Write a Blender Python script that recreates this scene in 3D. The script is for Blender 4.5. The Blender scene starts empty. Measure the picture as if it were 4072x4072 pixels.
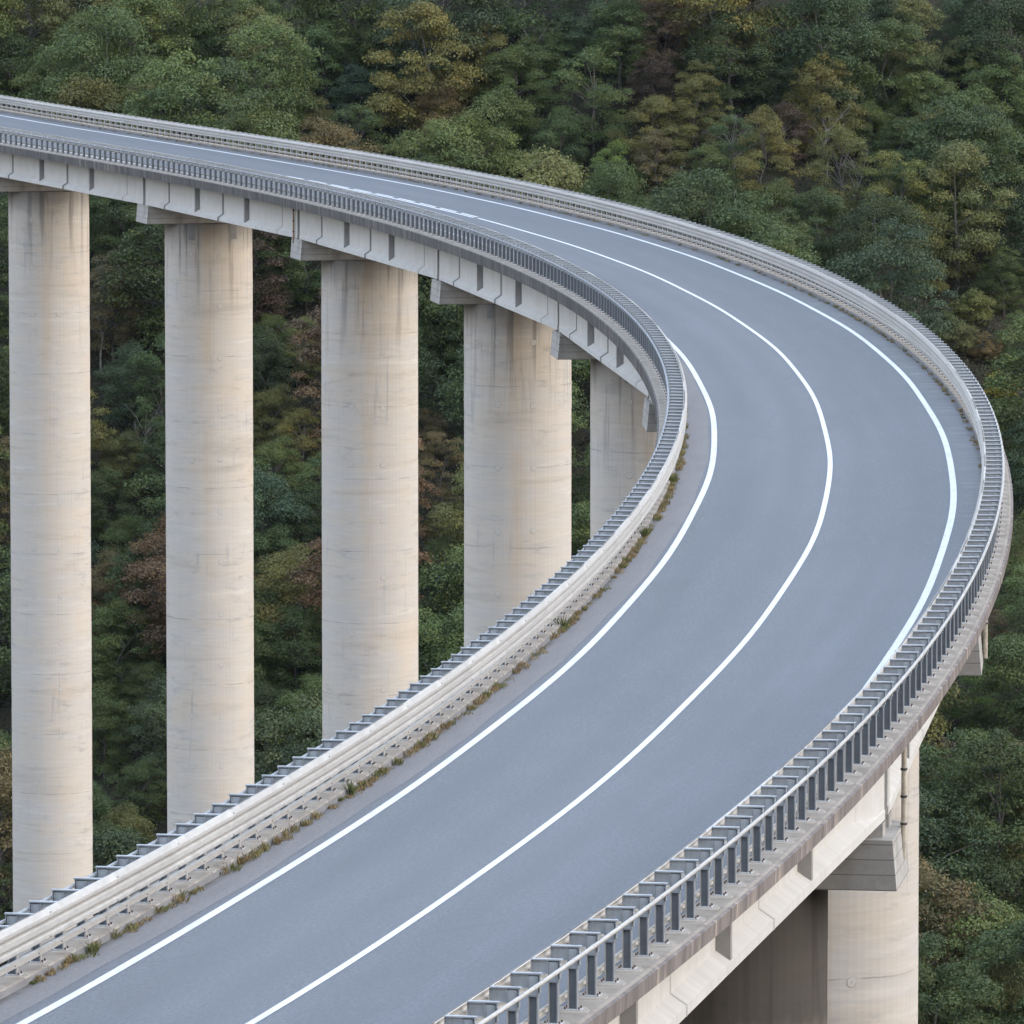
import bpy, bmesh, math, random
import numpy as np
from mathutils import Vector, Matrix
R = math.radians
scene = bpy.context.scene
col = scene.collection

# ---------------------------------------------------------------- camera
FPX, PITCH = 30146.0, 0.1                      # focal length in photograph pixels (4072 wide), downward pitch
cam_d = bpy.data.cameras.new('camera'); cam = bpy.data.objects.new('camera', cam_d); col.objects.link(cam)
cam.location = (0, 0, 0); cam.rotation_euler = (math.pi / 2 - PITCH, 0, 0)
cam_d.sensor_fit = 'HORIZONTAL'; cam_d.sensor_width = 36.0; cam_d.lens = 36.0 * FPX / 4072.0
cam_d.clip_start = 1.0; cam_d.clip_end = 6000.0
scene.camera = cam

# ---------------------------------------------------------------- world, sun, exposure
SUN_EL, SUN_AZ = R(24), R(112)                 # azimuth clockwise from +Y
world = bpy.data.worlds.new('World'); scene.world = world; world.use_nodes = True
wn = world.node_tree; bg = wn.nodes['Background']
sky = wn.nodes.new('ShaderNodeTexSky'); sky.sky_type = 'NISHITA'; sky.sun_disc = False
sky.sun_elevation = SUN_EL; sky.sun_rotation = SUN_AZ; sky.altitude = 300
sky.air_density = 1.0; sky.dust_density = 4.0; sky.ozone_density = 1.0
veil = wn.nodes.new('ShaderNodeMix'); veil.data_type = 'RGBA'; veil.inputs[0].default_value = .8      # thin even cloud over the clear sky
wn.links.new(sky.outputs[0], veil.inputs[6]); 
vco = wn.nodes.new('ShaderNodeTexCoord'); vsep = wn.nodes.new('ShaderNodeSeparateXYZ'); vr = wn.nodes.new('ShaderNodeValToRGB')
wn.links.new(vco.outputs['Generated'], vsep.inputs[0]); wn.links.new(vsep.outputs[2], vr.inputs[0])
vr.color_ramp.elements[0].position = 0.0; vr.color_ramp.elements[0].color = (.86, .82, .80, 1)
vr.color_ramp.elements[1].position = .75; vr.color_ramp.elements[1].color = (.60, .76, 1.0, 1)
vm = wn.nodes.new('ShaderNodeMix'); vm.data_type = 'RGBA'; vm.blend_type = 'MULTIPLY'; vm.inputs[0].default_value = 1; vm.inputs[7].default_value = (6.6, 6.6, 6.6, 1)
wn.links.new(vr.outputs[0], vm.inputs[6]); wn.links.new(vm.outputs[2], veil.inputs[7])
wn.links.new(veil.outputs[2], bg.inputs['Color']); bg.inputs['Strength'].default_value = 0.15
sd = bpy.data.lights.new('sun', 'SUN'); sun = bpy.data.objects.new('sun', sd); col.objects.link(sun)
sd.energy = 0.55; sd.angle = R(70); sd.color = (1.0, 0.88, 0.74)
dv = Vector((math.sin(SUN_AZ) * math.cos(SUN_EL), math.cos(SUN_AZ) * math.cos(SUN_EL), math.sin(SUN_EL)))
sun.rotation_euler = dv.to_track_quat('Z', 'Y').to_euler(); sun.location = (200, -100, 200)
scene.view_settings.view_transform = 'Standard'; scene.view_settings.look = 'None'
scene.view_settings.gamma = 1.0; scene.view_settings.use_curve_mapping = False
scene.view_settings.exposure = 1.6
scene.cycles.max_bounces = 6; scene.cycles.diffuse_bounces = 3; scene.cycles.glossy_bounces = 2
scene.cycles.transmission_bounces = 3; scene.cycles.transparent_max_bounces = 4

# ---------------------------------------------------------------- tagging
def tag(o, label=None, cat=None, group=None, kind=None):
    if label: o['label'] = label
    if cat: o['category'] = cat
    if group: o['group'] = group
    if kind: o['kind'] = kind
    return o
def link(o, parent=None):
    col.objects.link(o)
    if parent: o.parent = parent
    return o
def empty(name, loc=(0, 0, 0), rz=0.0):
    o = bpy.data.objects.new(name, None); o.location = loc; o.rotation_euler = (0, 0, rz); o.empty_display_size = .5
    return link(o)

class MB:
    """collects polygons (with optional uv and material index) into one mesh"""
    def __init__(s): s.v = []; s.f = []; s.uv = []; s.mi = []
    def poly(s, pts, uv=None, mi=0):
        n = len(s.v); s.v += [tuple(p) for p in pts]; s.f.append(tuple(range(n, n + len(pts))))
        s.uv += list(uv) if uv else [(p[0], p[2]) for p in pts]; s.mi.append(mi)
    def box(s, a, b, M=None, mi=0):
        x0, y0, z0 = a; x1, y1, z1 = b
        c = [(x, y, z) for z in (z0, z1) for y in (y0, y1) for x in (x0, x1)]
        if M is not None: c = [M @ Vector(p) for p in c]
        for q in ((0, 2, 3, 1), (4, 5, 7, 6), (0, 1, 5, 4), (1, 3, 7, 5), (3, 2, 6, 7), (2, 0, 4, 6)): s.poly([c[i] for i in q], mi=mi)
    def tube(s, a, b, r0, r1=None, n=8, caps=True, mi=0):
        r1 = r0 if r1 is None else r1
        a, b = Vector(a), Vector(b); d = (b - a).normalized(); p = d.orthogonal().normalized(); q = d.cross(p)
        A = [a + (p * math.cos(t) + q * math.sin(t)) * r0 for t in [2 * math.pi * i / n for i in range(n)]]
        B = [b + (p * math.cos(t) + q * math.sin(t)) * r1 for t in [2 * math.pi * i / n for i in range(n)]]
        for i in range(n): s.poly([A[i], A[(i + 1) % n], B[(i + 1) % n], B[i]], mi=mi)
        if caps: s.poly(A[::-1], mi=mi); s.poly(B, mi=mi)
    def mesh(s, name, mats, smooth=False, merge=True):
        me = bpy.data.meshes.new(name); me.from_pydata(s.v, [], s.f)
        uv = me.uv_layers.new(name='UVMap'); uv.data.foreach_set('uv', np.array(s.uv, 'f').ravel())
        for m in (mats if isinstance(mats, (list, tuple)) else [mats]): me.materials.append(m)
        me.polygons.foreach_set('material_index', np.array(s.mi, 'i'))
        if merge:
            bm = bmesh.new(); bm.from_mesh(me); bmesh.ops.remove_doubles(bm, verts=bm.verts, dist=1e-4)
            bmesh.ops.recalc_face_normals(bm, faces=bm.faces); bm.to_mesh(me); bm.free()
        if smooth: me.polygons.foreach_set('use_smooth', np.ones(len(me.polygons), bool))
        me.update(); return me
    def build(s, name, mats, parent=None, **k):
        return link(bpy.data.objects.new(name, s.mesh(name, mats, **k)), parent)

# ---------------------------------------------------------------- materials
class NT:
    def __init__(s, name):
        s.m = bpy.data.materials.new(name); s.m.use_nodes = True; s.t = s.m.node_tree; s.n = s.t.nodes
        s.b = s.n['Principled BSDF']
    def new(s, t, **k):
        n = s.n.new(t)
        for a, v in k.items(): setattr(n, a, v)
        return n
    def set(s, sock, v):
        if isinstance(v, bpy.types.NodeSocket): s.t.links.new(v, sock)
        elif v is not None: sock.default_value = v
    def uv(s): return s.new('ShaderNodeTexCoord').outputs['UV']
    def obj(s): return s.new('ShaderNodeTexCoord').outputs['Object']
    def map(s, vec, scale=(1, 1, 1), loc=(0, 0, 0)):
        n = s.new('ShaderNodeMapping'); s.set(n.inputs['Vector'], vec); n.inputs['Scale'].default_value = scale; n.inputs['Location'].default_value = loc
        return n.outputs[0]
    def noise(s, vec, scale=1, detail=4, rough=.55, dist=0.):
        n = s.new('ShaderNodeTexNoise'); s.set(n.inputs['Vector'], vec)
        n.inputs['Scale'].default_value = scale; n.inputs['Detail'].default_value = detail
        n.inputs['Roughness'].default_value = rough; n.inputs['Distortion'].default_value = dist
        return n.outputs[0]
    def ramp(s, f, stops):
        n = s.new('ShaderNodeValToRGB'); s.set(n.inputs[0], f); e = n.color_ramp.elements
        while len(e) < len(stops): e.new(.5)
        for i, (p, c) in enumerate(stops):
            e[i].position = p; e[i].color = (c, c, c, 1) if isinstance(c, (int, float)) else (*c, 1)
        return n.outputs[0]
    def range(s, f, a, b, c=0., d=1.):
        n = s.new('ShaderNodeMapRange'); n.clamp = True; s.set(n.inputs[0], f)
        for i, v in enumerate((a, b, c, d)): n.inputs[i + 1].default_value = v
        return n.outputs[0]
    def mix(s, f, a, b, mode='MIX'):
        n = s.new('ShaderNodeMix', data_type='RGBA', blend_type=mode); s.set(n.inputs[0], f)
        for sock, v in ((n.inputs[6], a), (n.inputs[7], b)):
            s.set(sock, (*v, 1) if isinstance(v, tuple) and len(v) == 3 else v)
        return n.outputs[2]
    def math(s, op, a, b=None):
        n = s.new('ShaderNodeMath', operation=op); s.set(n.inputs[0], a)
        if b is not None: s.set(n.inputs[1], b)
        return n.outputs[0]
    def sep(s, v):
        n = s.new('ShaderNodeSeparateXYZ'); s.set(n.inputs[0], v); return n.outputs
    def bump(s, h, strength=.3, dist=.02):
        n = s.new('ShaderNodeBump'); s.set(n.inputs['Height'], h); n.inputs['Strength'].default_value = strength; n.inputs['Distance'].default_value = dist
        s.set(s.b.inputs['Normal'], n.outputs[0])
    def out(s, c, rough=.8, metal=0., spec=None):
        s.set(s.b.inputs['Base Color'], (*c, 1) if isinstance(c, tuple) and len(c) == 3 else c)
        s.set(s.b.inputs['Roughness'], rough); s.b.inputs['Metallic'].default_value = metal
        if spec is not None: s.b.inputs['Specular IOR Level'].default_value = spec
        return s.m

def m_asphalt():
    t = NT('asphalt'); uv = t.uv(); x = t.sep(uv)
    fine = t.noise(t.map(uv, (9, 14, 1)), 1, 3, .7)
    mid = t.noise(t.map(uv, (.35, 1.1, 1)), 1, 5, .6)
    big = t.noise(t.map(uv, (.03, .22, 1), (4, 2, 0)), 1, 3, .5)
    c = t.mix(t.range(fine, .33, .67), (.056, .061, .071), (.140, .148, .164))
    gr2 = t.noise(t.map(uv, (4.2, 5.5, 1), (3, 1, 0)), 1, 2, .8)
    c = t.mix(t.range(gr2, .5, .72, 0, .5), c, (.062, .067, .077))
    c = t.mix(t.range(gr2, .45, .28, 0, .45), c, (.15, .158, .172))
    c = t.mix(t.range(mid, .35, .7, 0, .5), c, (.078, .084, .095))
    c = t.mix(t.range(big, .4, .68, 0, .45), c, (.122, .130, .145))
    lane = t.math('ABSOLUTE', t.math('SUBTRACT', t.math('ABSOLUTE', t.math('ADD', x[1], t.math('MULTIPLY', mid, .6))), 2.15))
    lane = t.math('MULTIPLY', t.range(lane, .8, .1), t.range(t.noise(t.map(uv, (.05, .8, 1), (2, 5, 0)), 1, 4), .38, .62))
    c = t.mix(t.math('MULTIPLY', lane, .35), c, (.066, .07, .08))
    # faint wheel tracks
    for uc in (-2.75, -1.0, .95, 2.75):
        tr = t.math('ABSOLUTE', t.math('SUBTRACT', t.math('ADD', x[1], t.math('MULTIPLY', t.noise(t.map(uv, (.02, 0, 1), (uc, 0, 0)), 1, 2), .5)), uc + .25))
        c = t.mix(t.range(tr, .55, .1, 0, .28), c, (.074, .078, .088))
    # fine cracks and seams
    vo = t.new('ShaderNodeTexVoronoi', feature='DISTANCE_TO_EDGE'); t.set(vo.inputs['Vector'], t.map(uv, (.10, .35, 1))); vo.inputs['Scale'].default_value = 1.0
    cm = t.math('MULTIPLY', t.range(vo.outputs['Distance'], .012, .004), t.range(t.noise(t.map(uv, (.06, .4, 1), (7, 7, 0)), 1, 3), .52, .62))
    c = t.mix(t.math('MULTIPLY', cm, .2), c, (.05, .052, .056))
    # scuffed pale transverse marks on the outer shoulder of the bend
    sc = t.noise(t.map(uv, (3.2, .35, 1), (1, 7, 0)), 1, 4, .75)
    sc = t.range(sc, .5, .68)
    band = t.math('MULTIPLY', t.range(x[1], 3.75, 4.05), t.range(x[1], 4.75, 4.55))
    band = t.math('MULTIPLY', band, t.math('MULTIPLY', t.range(x[0], 95, 150), t.range(x[0], 330, 270)))
    c = t.mix(t.math('MULTIPLY', t.math('MULTIPLY', sc, band), .75), c, (.22, .225, .235))
    # grime close to the outer kerb
    gr = t.math('MULTIPLY', t.range(x[1], 4.45, 4.68), t.range(t.noise(t.map(uv, (.8, 3, 1)), 1, 4), .35, .6))
    c = t.mix(gr, c, (.055, .052, .048))
    t.bump(fine, .55, .015)
    return t.out(c, .62, spec=.5)
def m_old_asphalt():
    t = NT('old_asphalt'); uv = t.uv(); x = t.sep(uv)
    fine = t.noise(t.map(uv, (8, 12, 1)), 1, 3, .7)
    mid = t.noise(t.map(uv, (.3, 1.6, 1)), 1, 5, .6)
    c = t.mix(t.range(fine, .3, .7), (.135, .128, .128), (.195, .186, .186))
    c = t.mix(t.range(mid, .4, .75, 0, .5), c, (.118, .116, .118))
    gr = t.math('MULTIPLY', t.range(x[1], -4.5, -4.7), t.range(t.noise(t.map(uv, (1.2, 3, 1)), 1, 4), .3, .55))
    c = t.mix(gr, c, (.075, .065, .05))
    t.bump(fine, .3, .012)
    return t.out(c, .75, spec=.35)
def m_paint():
    t = NT('road_paint'); uv = t.uv()
    w = t.noise(t.map(uv, (2.5, 18, 1)), 1, 5, .75)
    w2 = t.noise(t.map(uv, (.12, .5, 1)), 1, 2)
    f = t.math('MULTIPLY', t.range(w, .50, .64), t.range(w2, .47, .68))
    g = t.noise(t.map(uv, (.6, 3, 1)), 1, 4)
    c = t.mix(t.range(g, .35, .7), (.60, .605, .61), (.50, .505, .515))
    c = t.mix(t.math('MULTIPLY', f, .6), c, (.19, .2, .21))
    return t.out(c, .6, spec=.4)
def m_pier(dark=0.):
    t = NT('pier_concrete'); uv = t.uv(); x = t.sep(uv)
    oi = t.new('ShaderNodeObjectInfo').outputs['Random']
    cv = t.new('ShaderNodeCombineXYZ'); t.set(cv.inputs[0], t.math('MULTIPLY', oi, 37.)); t.set(cv.inputs[1], t.math('MULTIPLY', oi, 61.))
    va = t.new('ShaderNodeVectorMath', operation='ADD'); t.set(va.inputs[0], uv); t.set(va.inputs[1], cv.outputs[0]); q = va.outputs[0]
    bands = t.noise(t.map(q, (.10, .85, 1)), 1, 5, .62, .4)
    c = t.ramp(bands, [(.28, (.40, .36, .315)), (.45, (.50, .455, .40)), (.58, (.47, .44, .405)), (.72, (.56, .52, .465))])
    thin = t.noise(t.map(q, (.26, 3.0, 1)), 1, 6, .72, 1.8)
    c = t.mix(t.range(thin, .52, .72, 0, .35), c, (.40, .335, .275))
    c = t.mix(t.range(thin, .46, .30, 0, .4), c, (.60, .57, .53))
    warm = t.noise(t.map(q, (.3, .22, 1), (9, 3, 0)), 1, 4, .5)
    c = t.mix(t.range(warm, .5, .75, 0, .45), c, (.55, .45, .34))
    board = t.noise(t.map(q, (3.1, .09, 1)), 1, 5, .65, 1.6)
    c = t.mix(t.range(board, .5, .75, 0, .13), c, (.33, .31, .29))
    # grey weathered blotches and broken dark joint lines
    blot = t.noise(t.map(q, (.55, 2.0, 1)), 1, 6, .74)
    bm_ = t.noise(t.map(q, (.22, .16, 1), (3, 8, 0)), 1, 2)
    c = t.mix(t.math('MULTIPLY', t.range(blot, .53, .68, 0, .5), t.range(bm_, .42, .6)), c, (.23, .225, .225))
    zz = t.math('ADD', x[1], t.math('MULTIPLY', t.noise(t.map(q, (.7, .7, 1)), 1, 3), .12))
    fr = t.math('FRACT', t.math('MULTIPLY', zz, 1 / 4.1))
    ln = t.math('MULTIPLY', t.range(fr, 0., .006), t.range(fr, .016, .008))
    c = t.mix(t.math('MULTIPLY', ln, t.range(t.noise(t.map(q, (.8, 2, 1)), 1, 4), .42, .6, 0, .8)), c, (.2, .19, .18))
    # rust run down the middle and dark runs below the cap (u = arc length, 0 faces the camera side; v = 0 at the top)
    du = t.math('ADD', x[0], t.math('MULTIPLY', t.noise(t.map(q, (.5, .5, 1)), 1, 2), .5))
    rust = t.math('MULTIPLY', t.range(du, -.35, .1), t.range(du, .75, .35))
    rust = t.math('MULTIPLY', rust, t.range(t.noise(t.map(q, (1.2, .28, 1)), 1, 3), .36, .62))
    rust = t.math('MULTIPLY', rust, t.range(x[1], -34, -4))
    c = t.mix(t.math('MULTIPLY', rust, .38), c, (.46, .325, .18))
    run = t.noise(t.map(q, (2.3, .10, 1)), 1, 4, .6)
    top = t.range(x[1], -6.0, .0)
    run = t.math('MULTIPLY', t.range(run, .52, .63), top)
    c = t.mix(t.math('MULTIPLY', run, .85), c, (.15, .14, .13))
    drip = t.math('MULTIPLY', t.range(t.noise(t.map(q, (3.4, .16, 1), (5, 5, 0)), 1, 3), .6, .68), t.range(bm_, .5, .6))
    c = t.mix(t.math('MULTIPLY', drip, .5), c, (.27, .275, .29))
    # ragged darkening right under the cap
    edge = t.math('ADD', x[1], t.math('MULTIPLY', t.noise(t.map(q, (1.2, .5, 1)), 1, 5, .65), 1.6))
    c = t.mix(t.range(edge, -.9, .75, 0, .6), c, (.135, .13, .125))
    if dark: c = t.mix(t.range(edge, -5.5, -2.0, 0, dark), c, (.035, .03, .025))  # nearest shaft: stain and the shade under the deck painted in together
    t.bump(blot, .25, .02)
    return t.out(c, .88, spec=.2)
def m_conc(name, a, b, dirt, streak=(4, .35), amt=.5, boards=None):
    t = NT(name); uv = t.uv()
    n = t.noise(t.map(uv, (.7, 1.1, 1)), 1, 6, .65)
    c = t.mix(t.range(n, .3, .7), a, b)
    s = t.noise(t.map(uv, (streak[0], streak[1], 1)), 1, 4, .6)
    c = t.mix(t.range(s, .5, .75, 0, amt), c, dirt)
    g = t.noise(t.map(uv, (6, 6, 1)), 1, 4, .7)
    c = t.mix(t.range(g, .55, .8, 0, .3), c, dirt)
    if boards:
        fr = t.math('FRACT', t.math('MULTIPLY', t.sep(uv)[1], 1 / boards))
        ln = t.math('MULTIPLY', t.range(fr, 0., .02), t.range(fr, .09, .05))
        c = t.mix(t.math('MULTIPLY', ln, t.range(n, .3, .6, .2, .9)), c, tuple(.45 * v for v in dirt))
    t.bump(g, .25, .015)
    return t.out(c, .88, spec=.2)
def m_fascia(k=1., warm=0.):
    t = NT('weathered_fascia'); uv = t.uv()
    sk = t.new('ShaderNodeVectorMath', operation='DOT_PRODUCT'); t.set(sk.inputs[0], uv); sk.inputs[1].default_value = (1, .28, 0)
    cb = t.new('ShaderNodeCombineXYZ'); t.set(cb.inputs[0], sk.outputs['Value']); t.set(cb.inputs[1], t.sep(uv)[1])
    s = t.noise(t.map(cb.outputs[0], (1.25, .14, 1)), 1, 6, .78)
    big = t.noise(t.map(uv, (.05, .4, 1)), 1, 2)
    c = t.ramp(s, [(p, (a_ * k * (1 + warm), b_ * k * (1 + warm * .3), c_ * k)) for p, (a_, b_, c_) in ((.34, (.058, .055, .054)), (.47, (.10, .094, .091)), (.57, (.15, .138, .128)), (.66, (.30, .265, .22)))])
    c = t.mix(t.range(big, .4, .7, 0, .35), c, (.07 * k, .066 * k, .063 * k))
    return t.out(c, .9, spec=.15)
def m_metal(name, c0, c1, rough=.5, metal=.35):
    t = NT(name); o = t.obj()
    oi = t.new('ShaderNodeObjectInfo').outputs['Random']
    n = t.noise(t.map(o, (2, 2, 5)), 1.5, 4, .65)
    c = t.mix(t.range(n, .3, .7), c0, c1)
    c = t.mix(t.range(oi, 0, 1, 0, .25), c, tuple(.72 * v for v in c0))
    st = t.noise(t.map(o, (9, 9, 1.2), (3, 1, 2)), 1, 4, .7)
    c = t.mix(t.range(st, .55, .75, 0, .35), c, tuple(.6 * v for v in c0))
    return t.out(c, t.range(n, .3, .7, rough - .08, rough + .1), metal)
def m_leaf():
    t = NT('leaf'); oc = t.new('ShaderNodeObjectInfo').outputs['Color']
    at = t.new('ShaderNodeAttribute', attribute_name='tint').outputs['Fac']
    at2 = t.new('ShaderNodeAttribute', attribute_name='turn').outputs['Fac']
    c = t.mix(t.range(at, 0, 1), t.mix(1., oc, (.62, .66, .70), 'MULTIPLY'), t.mix(1., oc, (1.35, 1.3, 1.1), 'MULTIPLY'))
    c = t.mix(t.range(at2, .75, 1., 0, .6), c, t.mix(1., oc, (1.7, 1.15, .7), 'MULTIPLY'))
    t.out(c, .6, spec=.3)
    tr = t.new('ShaderNodeBsdfTranslucent'); t.set(tr.inputs[0], c)
    mx = t.new('ShaderNodeMixShader'); mx.inputs[0].default_value = .28
    t.t.links.new(t.b.outputs[0], mx.inputs[1]); t.t.links.new(tr.outputs[0], mx.inputs[2])
    t.t.links.new(mx.outputs[0], t.n['Material Output'].inputs['Surface'])
    return t.m
def m_weed():
    t = NT('weed_blade'); at = t.new('ShaderNodeAttribute', attribute_name='tint').outputs['Fac']; at2 = t.new('ShaderNodeAttribute', attribute_name='turn').outputs['Fac']
    c = t.ramp(at2, [(.1, (.085, .115, .035)), (.45, (.19, .17, .06)), (.75, (.30, .225, .11)), (1., (.21, .14, .08))])
    c = t.mix(t.range(at, 0, 1, 0, .45), c, (.12, .10, .055))
    return t.out(c, .7, spec=.2)
M_WEED = m_weed()
def m_simple(name, c, rough=.85, **k):
    t = NT(name); o = t.obj(); n = t.noise(o, k.get('scale', 4), 5, .65)
    cc = t.mix(t.range(n, .3, .7), tuple(.7 * v for v in c), tuple(1.25 * v for v in c))
    return t.out(cc, rough, k.get('metal', 0.))
M_ASPH, M_OLD, M_PAINT, M_PIER, M_FASC = m_asphalt(), m_old_asphalt(), m_paint(), m_pier(), m_fascia()
M_KERB = m_conc('kerb_concrete', (.20, .175, .148), (.31, .275, .235), (.135, .112, .09), (2.2, 2.2), .7)
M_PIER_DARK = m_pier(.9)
M_FASC_OUT = m_fascia(1.5, .12)
M_SEAM = m_conc('seam_concrete', (.36, .35, .33), (.44, .43, .41), (.28, .27, .25), (3, .6), .5)
M_PAD = m_conc('grout_pad', (.27, .24, .205), (.37, .335, .29), (.17, .145, .12), (5, 5), .5)
M_KFRONT = m_conc('kerb_face', (.16, .158, .16), (.22, .218, .22), (.10, .095, .09), (1.5, 4), .6)
M_GIRD = m_conc('girder_concrete', (.50, .49, .465), (.59, .575, .55), (.40, .385, .355), (4.5, .25), .4)
M_RIB = m_conc('rib_concrete', (.27, .265, .26), (.36, .35, .34), (.2, .19, .18), (3, .6), .5)
M_JOINT = m_conc('joint_concrete', (.14, .137, .135), (.22, .215, .21), (.1, .095, .09), (3, .6), .5)
M_CAP = m_conc('cap_concrete', (.31, .295, .275), (.46, .44, .415), (.17, .155, .14), (1.1, .45), .7, boards=.33)
M_DECK = m_conc('deck_concrete', (.3, .29, .28), (.38, .37, .35), (.2, .19, .18), (2, .5), .5)
M_PATCH = m_conc('patch_mortar', (.2, .198, .195), (.27, .265, .26), (.15, .147, .14), (3, 2), .4)
M_RAIL = m_metal('galvanised_rail', (.46, .435, .40), (.55, .525, .485), .45, .35)
M_POST = m_metal('galvanised_post', (.25, .268, .288), (.345, .362, .38), .5, .35)
M_WEB = m_metal('shaded_post_web', (.13, .146, .166), (.19, .208, .226), .6, .3)  # shade inside the post recess painted in as darker steel
M_FRONT = m_metal('lit_post_front', (.36, .35, .33), (.46, .445, .42), .55, .15)  # same steel as the post, light on its road-facing flange painted in
M_ARM = m_metal('galvanised_arm', (.36, .385, .41), (.46, .485, .51), .45, .4)
M_PLATE = m_metal('base_plate_steel', (.45, .45, .45), (.6, .6, .6), .55, .3)
M_BOLT = m_simple('rusty_bolt', (.09, .05, .035), .8)
M_LEAF = m_leaf()
M_BARK = m_simple('bark', (.085, .075, .065), .9)
M_DEAD = m_simple('dead_wood', (.20, .19, .175), .9)
M_PIPE = m_simple('drain_pipe_plastic', (.42, .37, .30), .6)
M_RUST = m_simple('rusty_pipe', (.30, .19, .11), .8)
M_CABLE = m_simple('cable', (.05, .05, .05), .7)
def m_soil():
    t = NT('hillside_soil'); o = t.obj()
    n = t.noise(o, .25, 6, .7); g = t.noise(o, 2.5, 5, .7)
    c = t.ramp(n, [(.3, (.018, .021, .012)), (.5, (.03, .026, .018)), (.7, (.045, .036, .026))])
    c = t.mix(t.range(g, .45, .7, 0, .6), c, (.024, .032, .013))
    t.bump(g, .8, .2)
    return t.out(c, .95, spec=.1)
M_SOIL = m_soil()

# ---------------------------------------------------------------- road alignment (s along the centre line, u outward to the right, h above the deck)
SA, SB, DS = -70.0, 560.0, 1.0
_s = np.arange(SA, SB + DS, DS)
_k = np.interp(_s, [0, 90, 180, 270, 360, 450], [.00203, .00139, .00137, .00126, .00131, .00009])
_h = np.concatenate([[0], np.cumsum((_k[1:] + _k[:-1]) / 2 * DS)]); _i0 = int(-SA / DS); _h = _h - _h[_i0] - .27015
_hm = (_h[1:] + _h[:-1]) / 2
_x = np.concatenate([[0], np.cumsum(-np.sin(_hm) * DS)]); _y = np.concatenate([[0], np.cumsum(np.cos(_hm) * DS)])
_x = _x - _x[_i0] - 11.29902; _y = _y - _y[_i0] + 90.34909
_sc = np.clip(_s, -20, 470) / 100
_z = -19.75953 - .01445 * _sc * 100 + .14055 * _sc ** 2 - .09857 * _sc ** 3 + .01528 * _sc ** 4
_e = .01241 + .00506 * _sc + .00107 * _sc ** 2
def ev(s): return [float(np.interp(s, _s, a)) for a in (_x, _y, _z, _h, _e)]
def P(s, u, h=0.0):
    x, y, z, hd, e = ev(s)
    return Vector((x + math.cos(hd) * u, y + math.sin(hd) * u, z + e * u + h))
def frame(s, u, h=0.0, flip=False):
    """matrix at a point of the deck: X across the road (outward from the road for flip=False on the right), Y along, Z up"""
    hd = ev(s)[3]
    X = Vector((math.cos(hd), math.sin(hd), 0)); Y = Vector((-math.sin(hd), math.cos(hd), 0))
    if flip: X, Y = -X, -Y
    m = Matrix((X, Y, Vector((0, 0, 1)))).transposed().to_4x4(); m.translation = P(s, u, h)
    return m
def sweep(name, mat, prof, s0, s1, step, parent=None, closed=True, smooth=False, **k):
    """prof: list of (u, h); uv = (s, running v)"""
    mb = MB(); n = max(1, int(round((s1 - s0) / step))); ss = [s0 + (s1 - s0) * i / n for i in range(n + 1)]
    vv = [0.0]
    for a, b in zip(prof, prof[1:] + prof[:1]): vv.append(vv[-1] + math.hypot(b[0] - a[0], b[1] - a[1]))
    rows = [[P(s, u, h) for u, h in prof] for s in ss]; m = len(prof)
    flat = k.get('flat_uv', False)
    for i in range(n):
        for j in range(m if closed else m - 1):
            j2 = (j + 1) % m
            va, vb = (prof[j][0], prof[j2][0]) if flat else (vv[j], vv[j + 1])
            mb.poly([rows[i][j], rows[i][j2], rows[i + 1][j2], rows[i + 1][j]], mi=k['mi'][j] if 'mi' in k else 0,
                    uv=[(ss[i], va), (ss[i], vb), (ss[i + 1], vb), (ss[i + 1], va)])
    if closed: mb.poly(rows[0][::-1]); mb.poly(rows[-1])
    return mb.build(name, mat, parent, smooth=smooth)

# ---------------------------------------------------------------- ground
def T(x, y):
    """height of the valley floor and hillsides"""
    w = 3.0 * math.sin(x * .055 + 1.1) + 2.2 * math.sin(x * .13 + y * .05) + 1.4 * math.sin(y * .11 - x * .07 + 2)
    far = -90 + .6 * (y - 527) + w * (1 if y > 480 else max(0, (y - 420) / 60))
    near = -4 - .5 * y if y < 400 else -300
    fl = -97 + .02 * x
    def smax(a, b, k=8.0):
        m = max(a, b); return m + k * math.log(math.exp((a - m) / k) + math.exp((b - m) / k))
    return smax(smax(far, fl), near)
def add_ground():
    xs = np.concatenate([np.linspace(-700, -130, 12), np.linspace(-120, 120, 61), np.linspace(130, 700, 12)])
    ys = np.concatenate([np.linspace(-300, 440, 50), np.linspace(450, 760, 104), np.linspace(780, 1500, 20)])
    v = [(x, y, T(x, y)) for y in ys for x in xs]; nx = len(xs)
    f = [(j * nx + i, j * nx + i + 1, (j + 1) * nx + i + 1, (j + 1) * nx + i) for j in range(len(ys) - 1) for i in range(nx - 1)]
    me = bpy.data.meshes.new('terrain'); me.from_pydata(v, [], f); me.materials.append(M_SOIL)
    me.polygons.foreach_set('use_smooth', np.ones(len(f), bool))
    o = link(bpy.data.objects.new('terrain', me)); tag(o, 'steep wooded hillside and valley floor under the viaduct', None, None, 'structure')
add_ground()

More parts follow.
